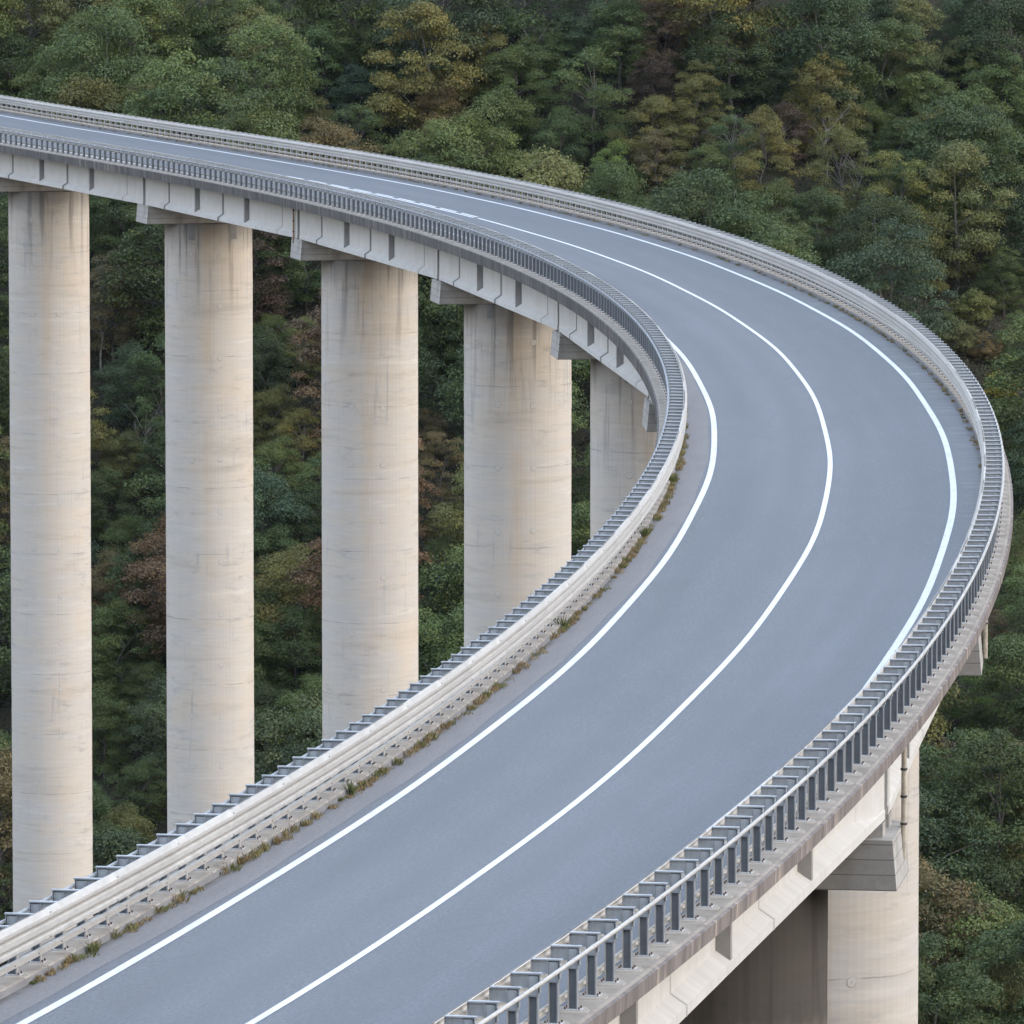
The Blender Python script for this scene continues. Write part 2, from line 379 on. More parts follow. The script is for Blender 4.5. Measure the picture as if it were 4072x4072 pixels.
# ---------------------------------------------------------------- road surface and markings
S0, S1 = -56.0, 540.0
UI, UO = -4.70, 4.70
road = sweep('road', M_ASPH, [(UI, 0), (-2, 0), (0, 0), (2, 0), (UO, 0)], S0, S1, 2.0, closed=False, flat_uv=True)
tag(road, 'blue grey asphalt carriageway curving away over the viaduct', None, None, 'structure')
def strip_edge(s): return -3.90 - .10 * math.sin(s * .021 + 1.2) + .03 * math.sin(s * .31) + .015 * math.sin(s * .83)
def ribbon(name, mat, fa, fb, s0, s1, h, step=1.5, parent=None):
    mb = MB(); n = max(1, int((s1 - s0) / step)); ss = [s0 + (s1 - s0) * i / n for i in range(n + 1)]
    for a, b in zip(ss[:-1], ss[1:]):
        q = [(a, fa(a)), (a, fb(a)), (b, fb(b)), (b, fa(b))]
        mb.poly([P(s, u, h) for s, u in q], q)
    return mb.build(name, mat, parent)
o = ribbon('shoulder_strip', M_OLD, lambda s: UI, strip_edge, S0, S1, .004, .6, road); o['label'] = 'paler old asphalt strip along the inner kerb'
wob = lambda s, p: .025 * math.sin(s * .09 + p) + .015 * math.sin(s * .23 + 2 * p)
def line(label, uc, w, s0, s1, p=0.):
    o = ribbon('lane_marking', M_PAINT, lambda s: uc + wob(s, p) - w / 2, lambda s: uc + wob(s, p) + w / 2, s0, s1, .008, 1.5, road)
    o['label'] = label; return o
line('white edge line on the inside of the bend', -3.65, .18, S0, S1, .4)
line('white edge line on the outside of the bend', 3.675, .185, S0, S1, 1.9)
line('solid white centre line through the bend', .0, .15, S0, 310.2, 3.0)
line('solid line of the double centre marking at the far end', -.09, .15, 311.0, S1, 3.0)
for i in range(24):
    a = 311.3 + 6.25 * i
    o = line('short white dash beside the far solid centre line', .17, .15, a, a + 4.9, 3.0)

# ---------------------------------------------------------------- bridge deck
deck = empty('viaduct_deck', P(200, 0, -2.3))
tag(deck, 'curved concrete viaduct deck with streaked fascias, kerbs and girders below the road', 'bridge deck')
deck_inv = Matrix.Translation(-deck.location)
def onto_deck(o):
    o.parent = deck; o.matrix_parent_inverse = deck_inv; return o
slab = sweep('deck_slab', M_DECK, [(-5.44, -.02), (-4.72, -.02), (4.72, -.02), (5.36, -.02), (5.36, -.16), (4.5, -.32), (-4.5, -.32), (-5.44, -.25)], S0, S1, 2.0)
onto_deck(slab)
for sg, nm in ((-1, 'inner'), (1, 'outer')):
    top = .135
    rise = .035 if sg < 0 else -.005; ue = 5.44 if sg < 0 else 5.36
    prof = [(sg * 4.70, -.015), (sg * 4.72, .115), (sg * 4.76, top), (sg * (ue - .06), top + rise), (sg * ue, top + rise - .025), (sg * ue, -.015)]
    k = sweep('kerb', [M_KERB, M_KFRONT], prof, S0, S1, 1.5, mi=[1, 0, 0, 0, 0, 0]); k['label'] = f'beige concrete kerb on the {nm} side of the bend'; onto_deck(k)
    fb = -.34 if sg < 0 else -.17
    fp = [(sg * (ue + .003), fb), (sg * (ue + .003), top + rise - .03), (sg * (ue + .06), top + rise - .045), (sg * (ue + .06), fb)]
    f_ = sweep('fascia', M_FASC if sg < 0 else M_FASC_OUT, fp, S0, S1, 1.5); f_['label'] = f'dark streaked fascia on the {nm} side of the bend'; onto_deck(f_)

# piers and girders -------------------------------------------------
PIERS = [(430.3, -.10), (385.7, -.22), (341.1, -.22), (296.5, -.22), (251.9, -.10), (207.3, 0.), (162.7, .1), (118.1, .2), (75.0, .52), (28.9, .5)]
SPAN = 44.6
WEB = 4.02                                       # web face offset at the piers, bulb stands .3 proud of it
ends = [p[0] for p in PIERS] + [28.9 - SPAN]
ends = [474.9, 519.5][::-1] + ends
def girder(sfar, snear, sg):
    """a straight precast edge girder between two piers, built in world space"""
    off = WEB + (.22 if sg > 0 else 0)
    A, B = P(sfar - .35, sg * off, 0), P(snear + .35, sg * off, 0)
    L = (B - A).length; d = (B - A) / L
    n = Vector((d.y, -d.x, 0)).normalized() * (-1)          # outward
    mid = P((sfar + snear) / 2, 0, 0)
    if (A - P(sfar, 0, 0)).dot(n) < 0: n = -n
    def pt(t, v, h):
        # heights follow the chord, sideways follow n
        return A + d * t + n * v + Vector((0, 0, h))
    def thick(t):
        t = min(t, L - t)
        return 1 - min(1, max(0, (t - 1.3) / 3.0))          # end block fades into the web
    g = MB(); N = 46
    ts = sorted(set([0, 1.3, 4.3, L - 1.3, L - 4.3, L] + [L * i / N for i in range(N + 1)]))
    def sect(t):
        k = thick(t)
        return [(-.35, -.33), (.28 * k, -.33), (.28 * k, -1.90 - .18 * k), (.30, -2.10), (.30, -2.30), (-.5, -2.30), (-.5, -2.1), (-.35, -1.9)]
    rows = [[pt(t, v, h) for v, h in sect(t)] for t in ts]
    for i in range(len(ts) - 1):
        for j in range(8):
            j2 = (j + 1) % 8
            hh = [sect(ts[i])[j][1], sect(ts[i])[j2][1]]
            vv = [sect(ts[i])[j][0] * .7, sect(ts[i])[j2][0] * .7]
            u0 = sfar - ts[i]; u1 = sfar - ts[i + 1]
            g.poly([rows[i][j], rows[i][j2], rows[i + 1][j2], rows[i + 1][j]],
                   [(u0, hh[0] + vv[0]), (u0, hh[1] + vv[1]), (u1, hh[1] + vv[1]), (u1, hh[0] + vv[0])])
    g.poly(rows[0][::-1]); g.poly(rows[-1])
    go = g.build('girder', M_GIRD); onto_deck(go)
    def child(o): o.parent = go
    for t in ((15.1, 29.3) if sg < 0 else (11.6, 22.8, 34.)):                                    # vertical stiffening ribs flush with the bulb
        r = MB(); t0, t1 = t - .11, t + .11
        c = [[(-.05, -.322), (.285, -.322), (.285, -2.085), (-.05, -1.89)]]
        a = [pt(t0, *p) for p in c[0]]; b = [pt(t1, *p) for p in c[0]]
        r.poly(a, [(p[0], p[1]) for p in c[0]]); r.poly(b[::-1], [(p[0], p[1]) for p in c[0]][::-1])
        for j in range(4): r.poly([a[j], a[(j + 1) % 4], b[(j + 1) % 4], b[j]])
        child(r.build('stiffener_rib', M_RIB))
    for t, m_, w in (((6.0, M_JOINT, .22), (22.0, M_JOINT, .26), (38.4, M_RIB, .10)) if sg < 0 else ((17.2, M_SEAM, .06), (28.4, M_SEAM, .06))):   # stained cast joints between precast lengths; the dark ones also paint in recess shade
        r = MB(); e = .006
        c = [(-.05, -.322), (e, -.322), (e, -1.90 + e), (.30 + e, -2.10 + e), (.30 + e, -2.30 - e), (-.05, -2.30 - e)]
        a = [pt(t - w, *p) for p in c]; b = [pt(t + w, *p) for p in c]
        for j in range(6):
            q = [c[j], c[(j + 1) % 6]]
            r.poly([a[j], a[(j + 1) % 6], b[(j + 1) % 6], b[j]], [(0, q[0][1]), (0, q[1][1]), (.4, q[1][1]), (.4, q[0][1])])
        r.poly(a[::-1]); r.poly(b)
        child(r.build('joint_strip', m_))
    return go
for a, b in zip(ends[:-1], ends[1:]):
    for sg in (-1, 1): girder(a, b, sg)
for sg in (-1, 1):                                            # hidden middle girders
    o = sweep('girder', M_GIRD, [(sg * 1.2 - .2, -.32), (sg * 1.2 + .2, -.32), (sg * 1.2 + .2, -1.9), (sg * 1.2 + .42, -2.1), (sg * 1.2 + .42, -2.3), (sg * 1.2 - .42, -2.3), (sg * 1.2 - .42, -2.1), (sg * 1.2 - .2, -1.9)], S0, 519, 4.0)
    onto_deck(o)

ORD = ['first', 'second', 'third', 'fourth', 'fifth']
RAD = 2.735
PIER_XY = []
def tie_mesh():
    mb = MB(); n = 14
    ring = lambda r, z: [((r * (1 + .12 * math.sin(3 * k + r * 40))) * math.cos(6.2832 * k / n), r * math.sin(6.2832 * k / n) * 1.1, z) for k in range(n)]
    a, b, c = ring(.15, -.004), ring(.125, .004), ring(.028, .006)
    for k in range(n):
        k2 = (k + 1) % n; mb.poly([a[k], a[k2], b[k2], b[k]], mi=1); mb.poly([b[k], b[k2], c[k2], c[k]])
    mb.poly(c, mi=1)
    return mb.mesh('tie_hole', [M_TIE, M_RING])
M_RING = m_conc('tie_edge', (.30, .285, .265), (.42, .40, .37), (.24, .23, .21), (4, 4), .5)
M_TIE = m_conc('tie_mortar', (.46, .43, .39), (.54, .51, .465), (.36, .34, .31), (3, 3), .4)
ME_TIE = tie_mesh()
def pier(i, s, off):
    hd = ev(s)[3]
    c = P(s, off, 0); ctop = P(s, 0, 0).z - 3.62
    base_z = T(c.x, c.y) - 2.0
    Hs = ctop - base_z
    labels = {0: 'first concrete pier from the left, its capital beyond the frame of the deck',
              1: 'second concrete pier from the left, dark runs and two grey patches under its cap',
              2: 'third concrete pier from the left with a rust run down the cap end',
              3: 'fourth concrete pier from the left, widest one, partly hidden by the inner guard rail',
              4: 'fifth concrete pier from the left, greyish, tucked under the bend by the inner guard rail',
              7: 'concrete pier whose cap end shows below the outer kerb, beside the hillside trees',
              8: 'nearest concrete pier under the girder at the bottom corner of the outer side'}
    root = empty('bridge_pier', (c.x, c.y, base_z), hd)
    tag(root, labels.get(i, {5: 'concrete pier under the middle of the bend, behind the fifth pier', 6: 'concrete pier under the road just beyond the outer cap end', 9: 'concrete pier under the road at the bottom edge'}.get(i)), 'bridge pier', 'piers of the viaduct')
    PIER_XY.append((c.x, c.y))
    # shaft
    mb = MB(); n = 72; zs = []; z = 0.0; rr = random.Random(100 + i)
    while z < Hs:
        zs.append(z); z += 1.37
    zs.append(Hs)
    rad = []
    for k, zz in enumerate(zs): rad.append(RAD + rr.uniform(-.006, .006))
    # uv seam at the back; u = 0 towards -Y in world (camera side)
    angs = [-math.pi / 2 - hd + math.pi * (2 * j / n - 1) for j in range(n + 1)]
    for k in range(len(zs) - 1):
        for j in range(n):
            a0, a1 = angs[j], angs[j + 1]
            q = []
            for a, zz, r_ in ((a0, zs[k], rad[k]), (a1, zs[k], rad[k]), (a1, zs[k + 1], rad[k]), (a0, zs[k + 1], rad[k])):
                q.append((r_ * math.cos(a), r_ * math.sin(a), zz))
            u0, u1 = RAD * math.pi * (2 * j / n - 1), RAD * math.pi * (2 * (j + 1) / n - 1)
            mb.poly(q, [(u0, zs[k] - Hs), (u1, zs[k] - Hs), (u1, zs[k + 1] - Hs), (u0, zs[k + 1] - Hs)])
    mb.poly([(RAD * math.cos(a), RAD * math.sin(a), Hs) for a in angs[:-1]])
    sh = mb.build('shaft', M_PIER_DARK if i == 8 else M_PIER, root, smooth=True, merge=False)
    # hammerhead cap, in pier space: X outward, Y along the road
    cb = MB(); x0, x1 = -4.40 - off, (4.80 if i == 8 else 4.55) - off; hw = 1.55; z0, z1 = Hs, Hs + 1.10
    bot = [(x0 - .10, -hw, z0), (x1 + .10, -hw, z0), (x1 + .10, hw, z0), (x0 - .10, hw, z0)]
    topp = [(x0, -hw, z1), (x1, -hw, z1), (x1, hw, z1), (x0, hw, z1)]
    def fuv(p, ax): return [(q[ax], q[2] - Hs) for q in p]
    for j in range(4):
        j2 = (j + 1) % 4; q = [bot[j], bot[j2], topp[j2], topp[j]]; cb.poly(q, fuv(q, 0 if j in (0, 2) else 1))
    cb.poly(bot[::-1], [(p[0], p[1]) for p in bot[::-1]]); cb.poly(topp, [(p[0], p[1]) for p in topp])
    capo = cb.build('cap_beam', M_CAP, root)
    e = ev(s)[4]
    for u in (-4.0, -1.2, 1.2, 4.2):
        for yy in (-.75, .75):
            b = MB(); zt = Hs + 3.62 - 2.303 + e * u
            b.box((u - off - .35, yy - .35, z1 + .002), (u - off + .35, yy + .35, zt)); b.build('bearing_plinth', M_CAP, root)
    # pairs of filled form-tie holes up the shaft
    if i < 5 or i == 7:
        for uu in (-1.03, .80):
            zz = Hs - 1.9
            while zz > max(3, Hs - 46):
                a = -math.pi / 2 - hd + uu / RAD
                o = link(bpy.data.objects.new('tie_hole', ME_TIE), root); o.location = ((RAD + .008) * math.cos(a), (RAD + .008) * math.sin(a), zz + rr.uniform(-.06, .06))
                o.rotation_euler = (math.pi / 2, rr.uniform(0, 6), a + math.pi / 2); zz -= 3.2
    # small mortar patches under the cap
    pp = {1: [(-.95, .44, 1.0), (1.75, .5, .95)], 4: [(-1.0, .5, 1.0)], 3: [(-1.5, .3, .7)]}.get(i, [])
    for uu, w, hgt in pp:
        b = MB(); m_ = 4
        for j in range(m_):
            ua, ub = uu - w / 2 + w * j / m_, uu - w / 2 + w * (j + 1) / m_
            q = []
            for u_, zz in ((ua, Hs - hgt), (ub, Hs - hgt), (ub, Hs - .003), (ua, Hs - .003)):
                a = -math.pi / 2 - hd + u_ / RAD; q.append(((RAD + .014) * math.cos(a), (RAD + .014) * math.sin(a), zz))
            b.poly(q, [(p[0], p[2]) for p in q])
        b.build('mortar_patch', M_PATCH, root)
    return root
piers = [pier(i, s, o) for i, (s, o) in enumerate(PIERS)]

# drain pipes against the girder ends
def pipe(s, u0, mat, label, bottom=-3.3, r=.06):
    root = empty('drain_pipe', P(s, u0, bottom)); tag(root, label, 'drain pipe', 'drain pipes at the piers')
    iv = Matrix.Translation(-root.location)
    mb = MB(); mb.tube(P(s, u0, -.3), P(s, u0, bottom), r, n=10)
    o = mb.build('pipe', mat, root); o.matrix_parent_inverse = iv
    mb = MB()
    for h in (-.7, -1.3, -1.9, -2.5):
        mb.tube(P(s, u0, h), P(s, u0, h - .05), r + .018, n=10)
    o = mb.build('pipe_bracket', M_CABLE, root); o.matrix_parent_inverse = iv
pipe(75.6, 4.86, M_PIPE, 'cream drain pipe down the girder end by the nearest pier')
pipe(342.0, -4.42, M_RUST, 'rust stained drain pipe down the girder end at the third pier', -2.6, .05)
pipe(118.9, 4.72, M_PIPE, 'pale drain pipe on the outer end of the pier cap amid trees', -3.5)

# ---------------------------------------------------------------- guard rails
def post_mesh():
    """H post, local X away from the road, Y along it, origin at kerb top; radial depth .15, flange .12"""
    mb = MB(); t = .02; d = .08; w = .06
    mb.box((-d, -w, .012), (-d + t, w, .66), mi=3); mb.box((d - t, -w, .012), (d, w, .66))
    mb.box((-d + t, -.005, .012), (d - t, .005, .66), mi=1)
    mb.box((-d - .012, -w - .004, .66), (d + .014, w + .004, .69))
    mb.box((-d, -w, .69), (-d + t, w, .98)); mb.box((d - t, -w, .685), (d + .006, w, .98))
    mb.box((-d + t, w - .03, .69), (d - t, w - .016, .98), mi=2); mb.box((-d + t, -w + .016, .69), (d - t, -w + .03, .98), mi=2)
    return mb.mesh('post', [M_POST, M_WEB, M_ARM, M_FRONT])
def plate_mesh():
    mb = MB(); mb.box((-.15, -.12, .0), (.15, .12, .014))
    n = 10; ring = [((.27 + .03 * math.sin(5 * k)) * math.copysign(abs(math.cos(6.2832 * k / n)) ** .6, math.cos(6.2832 * k / n)), (.30 + .05 * math.sin(3 * k + 1)) * math.copysign(abs(math.sin(6.2832 * k / n)) ** .6, math.sin(6.2832 * k / n))) for k in range(n)]
    up = [(x, y, -.001) for x, y in ring]; dn = [(x * 1.06, y * 1.06, -.03) for x, y in ring]
    mb.poly(up, mi=2)
    for k in range(n): mb.poly([dn[k], dn[(k + 1) % n], up[(k + 1) % n], up[k]], mi=2)
    for x in (-.115, .115):
        for y in (-.085, .085): mb.tube((x, y, .014), (x, y, .05), .018, n=6, mi=1)
    return mb.mesh('base_plate', [M_PLATE, M_BOLT, M_PAD])
def arm_mesh():
    """spacer arm from the post to the back of the wave rail (towards -X)"""
    mb = MB(); x0, x1 = -.36, .115
    mb.box((x0, -.055, 1.008), (x1 + .02, .055, 1.03)); mb.box((x0, -.006, .80), (x1 - .01, .006, 1.008)); mb.box((x0, -.045, .79), (-.08, .045, .80))
    mb.box((-.09, -.045, .80), (-.08, .045, 1.008)); mb.box((x1 - .012, -.05, .72), (x1, .05, 1.008))
    mb.box((x0, -.05, .55), (x0 + .008, .05, 1.008))
    for sy in (-1, 1):   # raking straps to the rail
        a, b = Vector((-.12, .02 * sy, .80)), Vector((-.33, .17 * sy, .74)); mb.tube(a, b, .016, n=4)
    return mb.mesh('spacer_arm', M_ARM)
def thrie_mesh(L):
    """three-wave beam of length L along Y from -L/2, facing the road at -X; origin at kerb top under its back"""
    p = [(.012, 1.03), (.0, 1.04), (-.03, 1.04), (-.098, .958), (-.104, .945), (-.104, .895), (-.085, .865), (-.03, .856), (-.03, .845), (-.088, .812), (-.094, .80),
         (-.094, .712), (-.078, .682), (-.03, .672), (-.03, .661), (-.088, .628), (-.094, .615), (-.094, .56), (-.08, .536), (-.03, .528), (.0, .524)]
    t = .006; mb = MB(); y0, y1 = -L / 2 - .08, L / 2 + .08
    front = p; back = [(x + t, z) for x, z in p]
    stn = [(y0, 0.), (y0 + .16, 0.), (y0 + .165, .007), (y1, .007)]     # lap: one end tucks behind the next beam
    for (ya, oa), (yb, ob) in zip(stn[:-1], stn[1:]):
        for i in range(len(p) - 1):
            mb.poly([(front[i][0] - oa, ya, front[i][1]), (front[i][0] - ob, yb, front[i][1]), (front[i + 1][0] - ob, yb, front[i + 1][1]), (front[i + 1][0] - oa, ya, front[i + 1][1])])
            mb.poly([(back[i][0] - oa, ya, back[i][1]), (back[i + 1][0] - oa, ya, back[i + 1][1]), (back[i + 1][0] - ob, yb, back[i + 1][1]), (back[i][0] - ob, yb, back[i][1])])
    for (y, o_) in ((y0, 0.), (y1, .007)):
        for i in range(len(p) - 1):
            mb.poly([(front[i][0] - o_, y, front[i][1]), (front[i + 1][0] - o_, y, front[i + 1][1]), (back[i + 1][0] - o_, y, back[i + 1][1]), (back[i][0] - o_, y, back[i][1])])
    for yb in (y1 - .06, y1 - .13):                                     # splice bolts
        for z in (.97, .846, .658, .57):
            x = -.09 if z == .97 else -.094 if z == .57 else -.034
            mb.tube((x + .01, yb, z), (x - .012, yb, z), .014, n=6, mi=1)
    for k in (-1, 0, 1):
        for z in (.846, .658):
            mb.tube((-.03, k * 1.5 + .42, z), (-.05, k * 1.5 + .42, z), .014, n=6, mi=1)
    return mb.mesh('wave_rail', [M_RAIL, M_WEB])
def low_mesh(L):
    mb = MB(); y0, y1 = -L / 2, L / 2
    p = [(.0, .375), (-.062, .372), (-.07, .362), (-.07, .275), (-.05, .26), (.0, .255), (.0, .265), (-.045, .27), (-.06, .285), (-.06, .345), (-.045, .36), (.0, .365)]
    for i in range(len(p)):
        a, b = p[i], p[(i + 1) % len(p)]; mb.poly([(a[0], y0, a[1]), (a[0], y1, a[1]), (b[0], y1, b[1]), (b[0], y0, b[1])])
    mb.poly([(q[0], y0, q[1]) for q in p]); mb.poly([(q[0], y1, q[1]) for q in p][::-1])
    for k in (-1, 0, 1): mb.tube((-.07, k * 1.5 + .42, .315), (-.082, k * 1.5 + .42, .315), .014, n=6, mi=1)
    return mb.mesh('lower_rail', [M_RAIL, M_WEB])
def tube_mesh(L, mat):
    mb = MB(); mb.tube((0, -L / 2 - .02, 0), (0, L / 2 + .02, 0), .036, n=10)
    mb.tube((0, L / 2 - .07, 0), (0, L / 2 + .06, 0), .042, n=10)
    return mb.mesh('rear_tube', mat)
ME_POST, ME_PLATE, ME_ARM = post_mesh(), plate_mesh(), arm_mesh()
ME_THRIE, ME_LOW, ME_TUBE = thrie_mesh(4.5), low_mesh(4.5), tube_mesh(4.5, M_RAIL)
ME_TUBE_GREY = tube_mesh(4.5, M_POST)
def shared(name, me, parent, m):
    o = bpy.data.objects.new(name, me); o.parent = parent; o.matrix_local = m; col.objects.link(o); return o
def beam_matrix(sa, sb, u, h, flip, L=4.5):
    A, B = P(sa, u, h), P(sb, u, h)
    if flip: A, B = B, A
    Y = (B - A); l = Y.length; Y /= l
    X = Vector((Y.y, -Y.x, 0)).normalized(); Z = X.cross(Y)
    m = Matrix((X, Y * (l / L), Z)).transposed().to_4x4(); m.translation = (A + B) / 2; return m
def guard_rail(sg, s_post, s_spl, label):
    flip = sg < 0
    root = empty('guard_rail', P(200, sg * 4.98, .14)); tag(root, label, 'guard rail', 'guard rails of the viaduct')
    inv = Matrix.Translation(-root.location)
    KT = .155; UP = 4.985
    n0 = math.ceil((22 - s_post) / 1.5); 
    for k in range(n0, n0 + 298):
        s = s_post + 1.5 * k
        m = frame(s, sg * UP, KT, flip)
        jit = Matrix.Rotation(random.uniform(-.012, .012), 4, 'X') @ Matrix.Rotation(random.uniform(-.02, .02), 4, 'Z')
        po = shared('post', ME_POST, root, inv @ m @ jit)
        shared('base_plate', ME_PLATE, po, Matrix.Identity(4)); shared('spacer_arm', ME_ARM, po, Matrix.Identity(4))
    j0 = math.ceil((21 - s_spl) / 4.5)
    for j in range(j0, j0 + 100):
        a = s_spl + 4.5 * j; b = a + 4.5
        if b > 470: break
        shared('wave_rail', ME_THRIE, root, inv @ beam_matrix(a, b, sg * 4.628, .14, flip))
        shared('lower_rail', ME_LOW, root, inv @ beam_matrix(a, b, sg * 4.89, .052, flip))
        shared('rear_tube', ME_TUBE if sg > 0 else ME_TUBE_GREY, root, inv @ beam_matrix(a, b, sg * 5.14, 1.04, flip))
    return root
random.seed(3)
guard_rail(-1, 47.2, 43.386, 'steel three-wave guard rail with posts along the inside of the bend, nearest the tall piers')
guard_rail(1, 38.665, 410.02 - 4.5 * 80, 'steel three-wave guard rail with posts along the outside of the bend, nearest the hillside')

# ---------------------------------------------------------------- leaves, weeds, trees
def quads_mesh(name, C, Nn, size, tint, turn, mat, aspect=.6, rng=None):
    """C centres, Nn normals, size lengths -> mesh of folded leaf quads"""
    n = len(C); rng = rng or np.random.default_rng(1)
    r = rng.normal(size=(n, 3)); t = np.cross(Nn, r); t /= np.linalg.norm(t, axis=1, keepdims=True) + 1e-9
    b = np.cross(Nn, t); L = size[:, None]; W = L * aspect
    v = np.stack([C - t * L * .5, C + b * W * .5 - Nn * W * .12, C + t * L * .5, C - b * W * .5 - Nn * W * .12], 1).reshape(-1, 3)
    me = bpy.data.meshes.new(name); me.vertices.add(4 * n); me.vertices.foreach_set('co', v.astype('f').ravel())
    me.loops.add(4 * n); me.loops.foreach_set('vertex_index', np.arange(4 * n, dtype='i'))
    me.polygons.add(n); me.polygons.foreach_set('loop_start', np.arange(0, 4 * n, 4, dtype='i'))
    try: me.polygons.foreach_set('loop_total', np.full(n, 4, 'i'))
    except Exception: pass
    for nm, a in (('tint', tint), ('turn', turn)):
        at = me.attributes.new(nm, 'FLOAT', 'FACE'); at.data.foreach_set('value', a.astype('f'))
    me.materials.append(mat); me.update(calc_edges=True); me.validate(); return me
def crown(name, seed, R_, Hc, zc, ncl, nleaf, leaf=.24, flat=.55, hole=0.):
    """clumps of leaves spread over an uneven ellipsoid; returns mesh and the clump centres"""
    rng = np.random.default_rng(seed)
    lob = rng.uniform(.68, 1.15, 7); ph = rng.uniform(0, 6.28)
    cc, cr = [], []
    for i in range(ncl):
        th = rng.uniform(0, 2 * math.pi); zz = rng.uniform(-.9, 1.0); k = lob[int((th + ph) / 6.2832 * 7) % 7]
        rad = math.sqrt(max(0.05, 1 - zz * zz)) * (1.0 if zz > 0 else .92)
        f = rng.uniform(.55, 1.08)
        cc.append((math.cos(th) * rad * R_ * f * k, math.sin(th) * rad * R_ * f * k, zc + zz * Hc * .5 * (.7 + .3 * f) * (.9 + .2 * rng.random())))
        cr.append(R_ * rng.choice([.15, .20, .26, .33]) * rng.uniform(.85, 1.15))
    cc.append((0, 0, zc + Hc * .5)); cr.append(R_ * .25)
    cc = np.array(cc); cr = np.array(cr); w = cr ** 2; w /= w.sum()
    idx = rng.choice(len(cc), nleaf, p=w)
    d = rng.normal(size=(nleaf, 3)); d /= np.linalg.norm(d, axis=1, keepdims=True)
    d[:, 2] = np.where(d[:, 2] < -.2, -d[:, 2] * .8, d[:, 2])
    rr = cr[idx] * rng.uniform(.45, 1.0, nleaf) ** .5 * (1 + .25 * rng.normal(size=nleaf).clip(-1, 1.6))
    off = d * rr[:, None]; off[:, 2] *= flat; off[:, 2] -= .12 * (np.hypot(off[:, 0], off[:, 1]) / cr[idx]) ** 2 * cr[idx]
    C = cc[idx] + off
    Nn = d * np.array([.75, .75, .8]) + np.array([0, 0, .4]) + rng.normal(size=(nleaf, 3)) * .5
    Nn /= np.linalg.norm(Nn, axis=1, keepdims=True)
    ct = rng.uniform(0, 1, len(cc)); cu = rng.uniform(0, 1, len(cc)) ** 1.3
    tint = (.55 * ct[idx] + .45 * rng.uniform(0, 1, nleaf)); turn = np.clip(.6 * cu[idx] + .5 * rng.uniform(0, 1, nleaf), 0, 1)
    return quads_mesh(name, C, Nn, leaf * rng.uniform(.65, 1.35, nleaf), tint, turn, M_LEAF, .62, rng), cc
def trunk(name, seed, H, r, targets, mat, nl=10, twigs=0):
    rng = random.Random(seed); mb = MB(); pts = [Vector((0, 0, -1.2))]
    n = 5
    for i in range(1, n + 1):
        pts.append(Vector((rng.uniform(-.12, .12) * i, rng.uniform(-.12, .12) * i, H * i / n)))
    for i in range(n): mb.tube(pts[i], pts[i + 1], r * (1 - i / n * .8), r * (1 - (i + 1) / n * .8), n=7, caps=False)
    tg = list(targets); rng.shuffle(tg)
    for t in tg[:nl]:
        t = Vector(t); k = min(n - 1, max(1, int(t.z / H * n * .8))); a = pts[k]; m = (a + t) / 2 + Vector((rng.uniform(-.2, .2), rng.uniform(-.2, .2), .25))
        r0 = r * .38
        mb.tube(a, m, r0, r0 * .6, n=5, caps=False); mb.tube(m, t, r0 * .6, r0 * .2, n=5, caps=False)
        for _ in range(twigs):
            f = rng.uniform(.2, 1); q = m.lerp(t, f); e = q + Vector((rng.uniform(-1, 1), rng.uniform(-1, 1), rng.uniform(.1, 1.1))) * .7
            mb.tube(q, e, r0 * .22, r0 * .08, n=4, caps=False)
    return mb.mesh(name, mat, merge=False)
# variants: (crown mesh, trunk mesh, radius, total height, crown centre height)
VAR = []
spec = [('broad', 11, 3.9, 8.2, 4.5, 74, 26000, .165, .66), ('broad', 12, 4.2, 8.0, 4.4, 82, 28000, .165, .66), ('broad', 13, 3.6, 9.0, 4.9, 76, 26000, .16, .68),
        ('tall', 21, 2.9, 9.8, 5.2, 72, 23000, .155, .72), ('tall', 22, 3.2, 9.4, 5.0, 76, 24000, .155, .72), ('dense', 31, 3.7, 7.6, 3.9, 96, 27000, .145, .78),
        ('dense', 32, 3.9, 8.4, 4.3, 104, 29000, .145, .78), ('dense', 33, 3.4, 8.8, 4.5, 94, 27000, .15, .74), ('open', 41, 3.7, 8.4, 4.9, 54, 15000, .165, .66),
        ('open', 42, 3.3, 9.0, 5.2, 52, 14500, .165, .66), ('shrub', 51, 2.2, 2.8, 1.5, 44, 11500, .14, .78), ('shrub', 52, 2.4, 3.2, 1.7, 48, 12500, .14, .78)]
for kd, sd_, R_, Hc, zc, ncl, nl, lf, fl in spec:
    cm, cc = crown('crown', sd_, R_, Hc, zc, ncl, nl, lf, fl)
    tm = trunk('trunk', sd_, zc + Hc * .2, .16 if kd != 'shrub' else .07, cc, M_BARK, 14 if kd == 'open' else 9, 2 if kd == 'open' else 0)
    VAR.append((kd, cm, tm, R_, zc + Hc * .5, zc))
BARE = [trunk('branches', 61 + i, 5.5, .075, [(random.Random(i * 50 + j).gauss(0, 1.4), random.Random(i * 50 + j + 7).gauss(0, 1.4), random.Random(i * 50 + j + 20).uniform(3.5, 7.5)) for j in range(18)], M_DEAD, 18, 6) for i in range(3)]

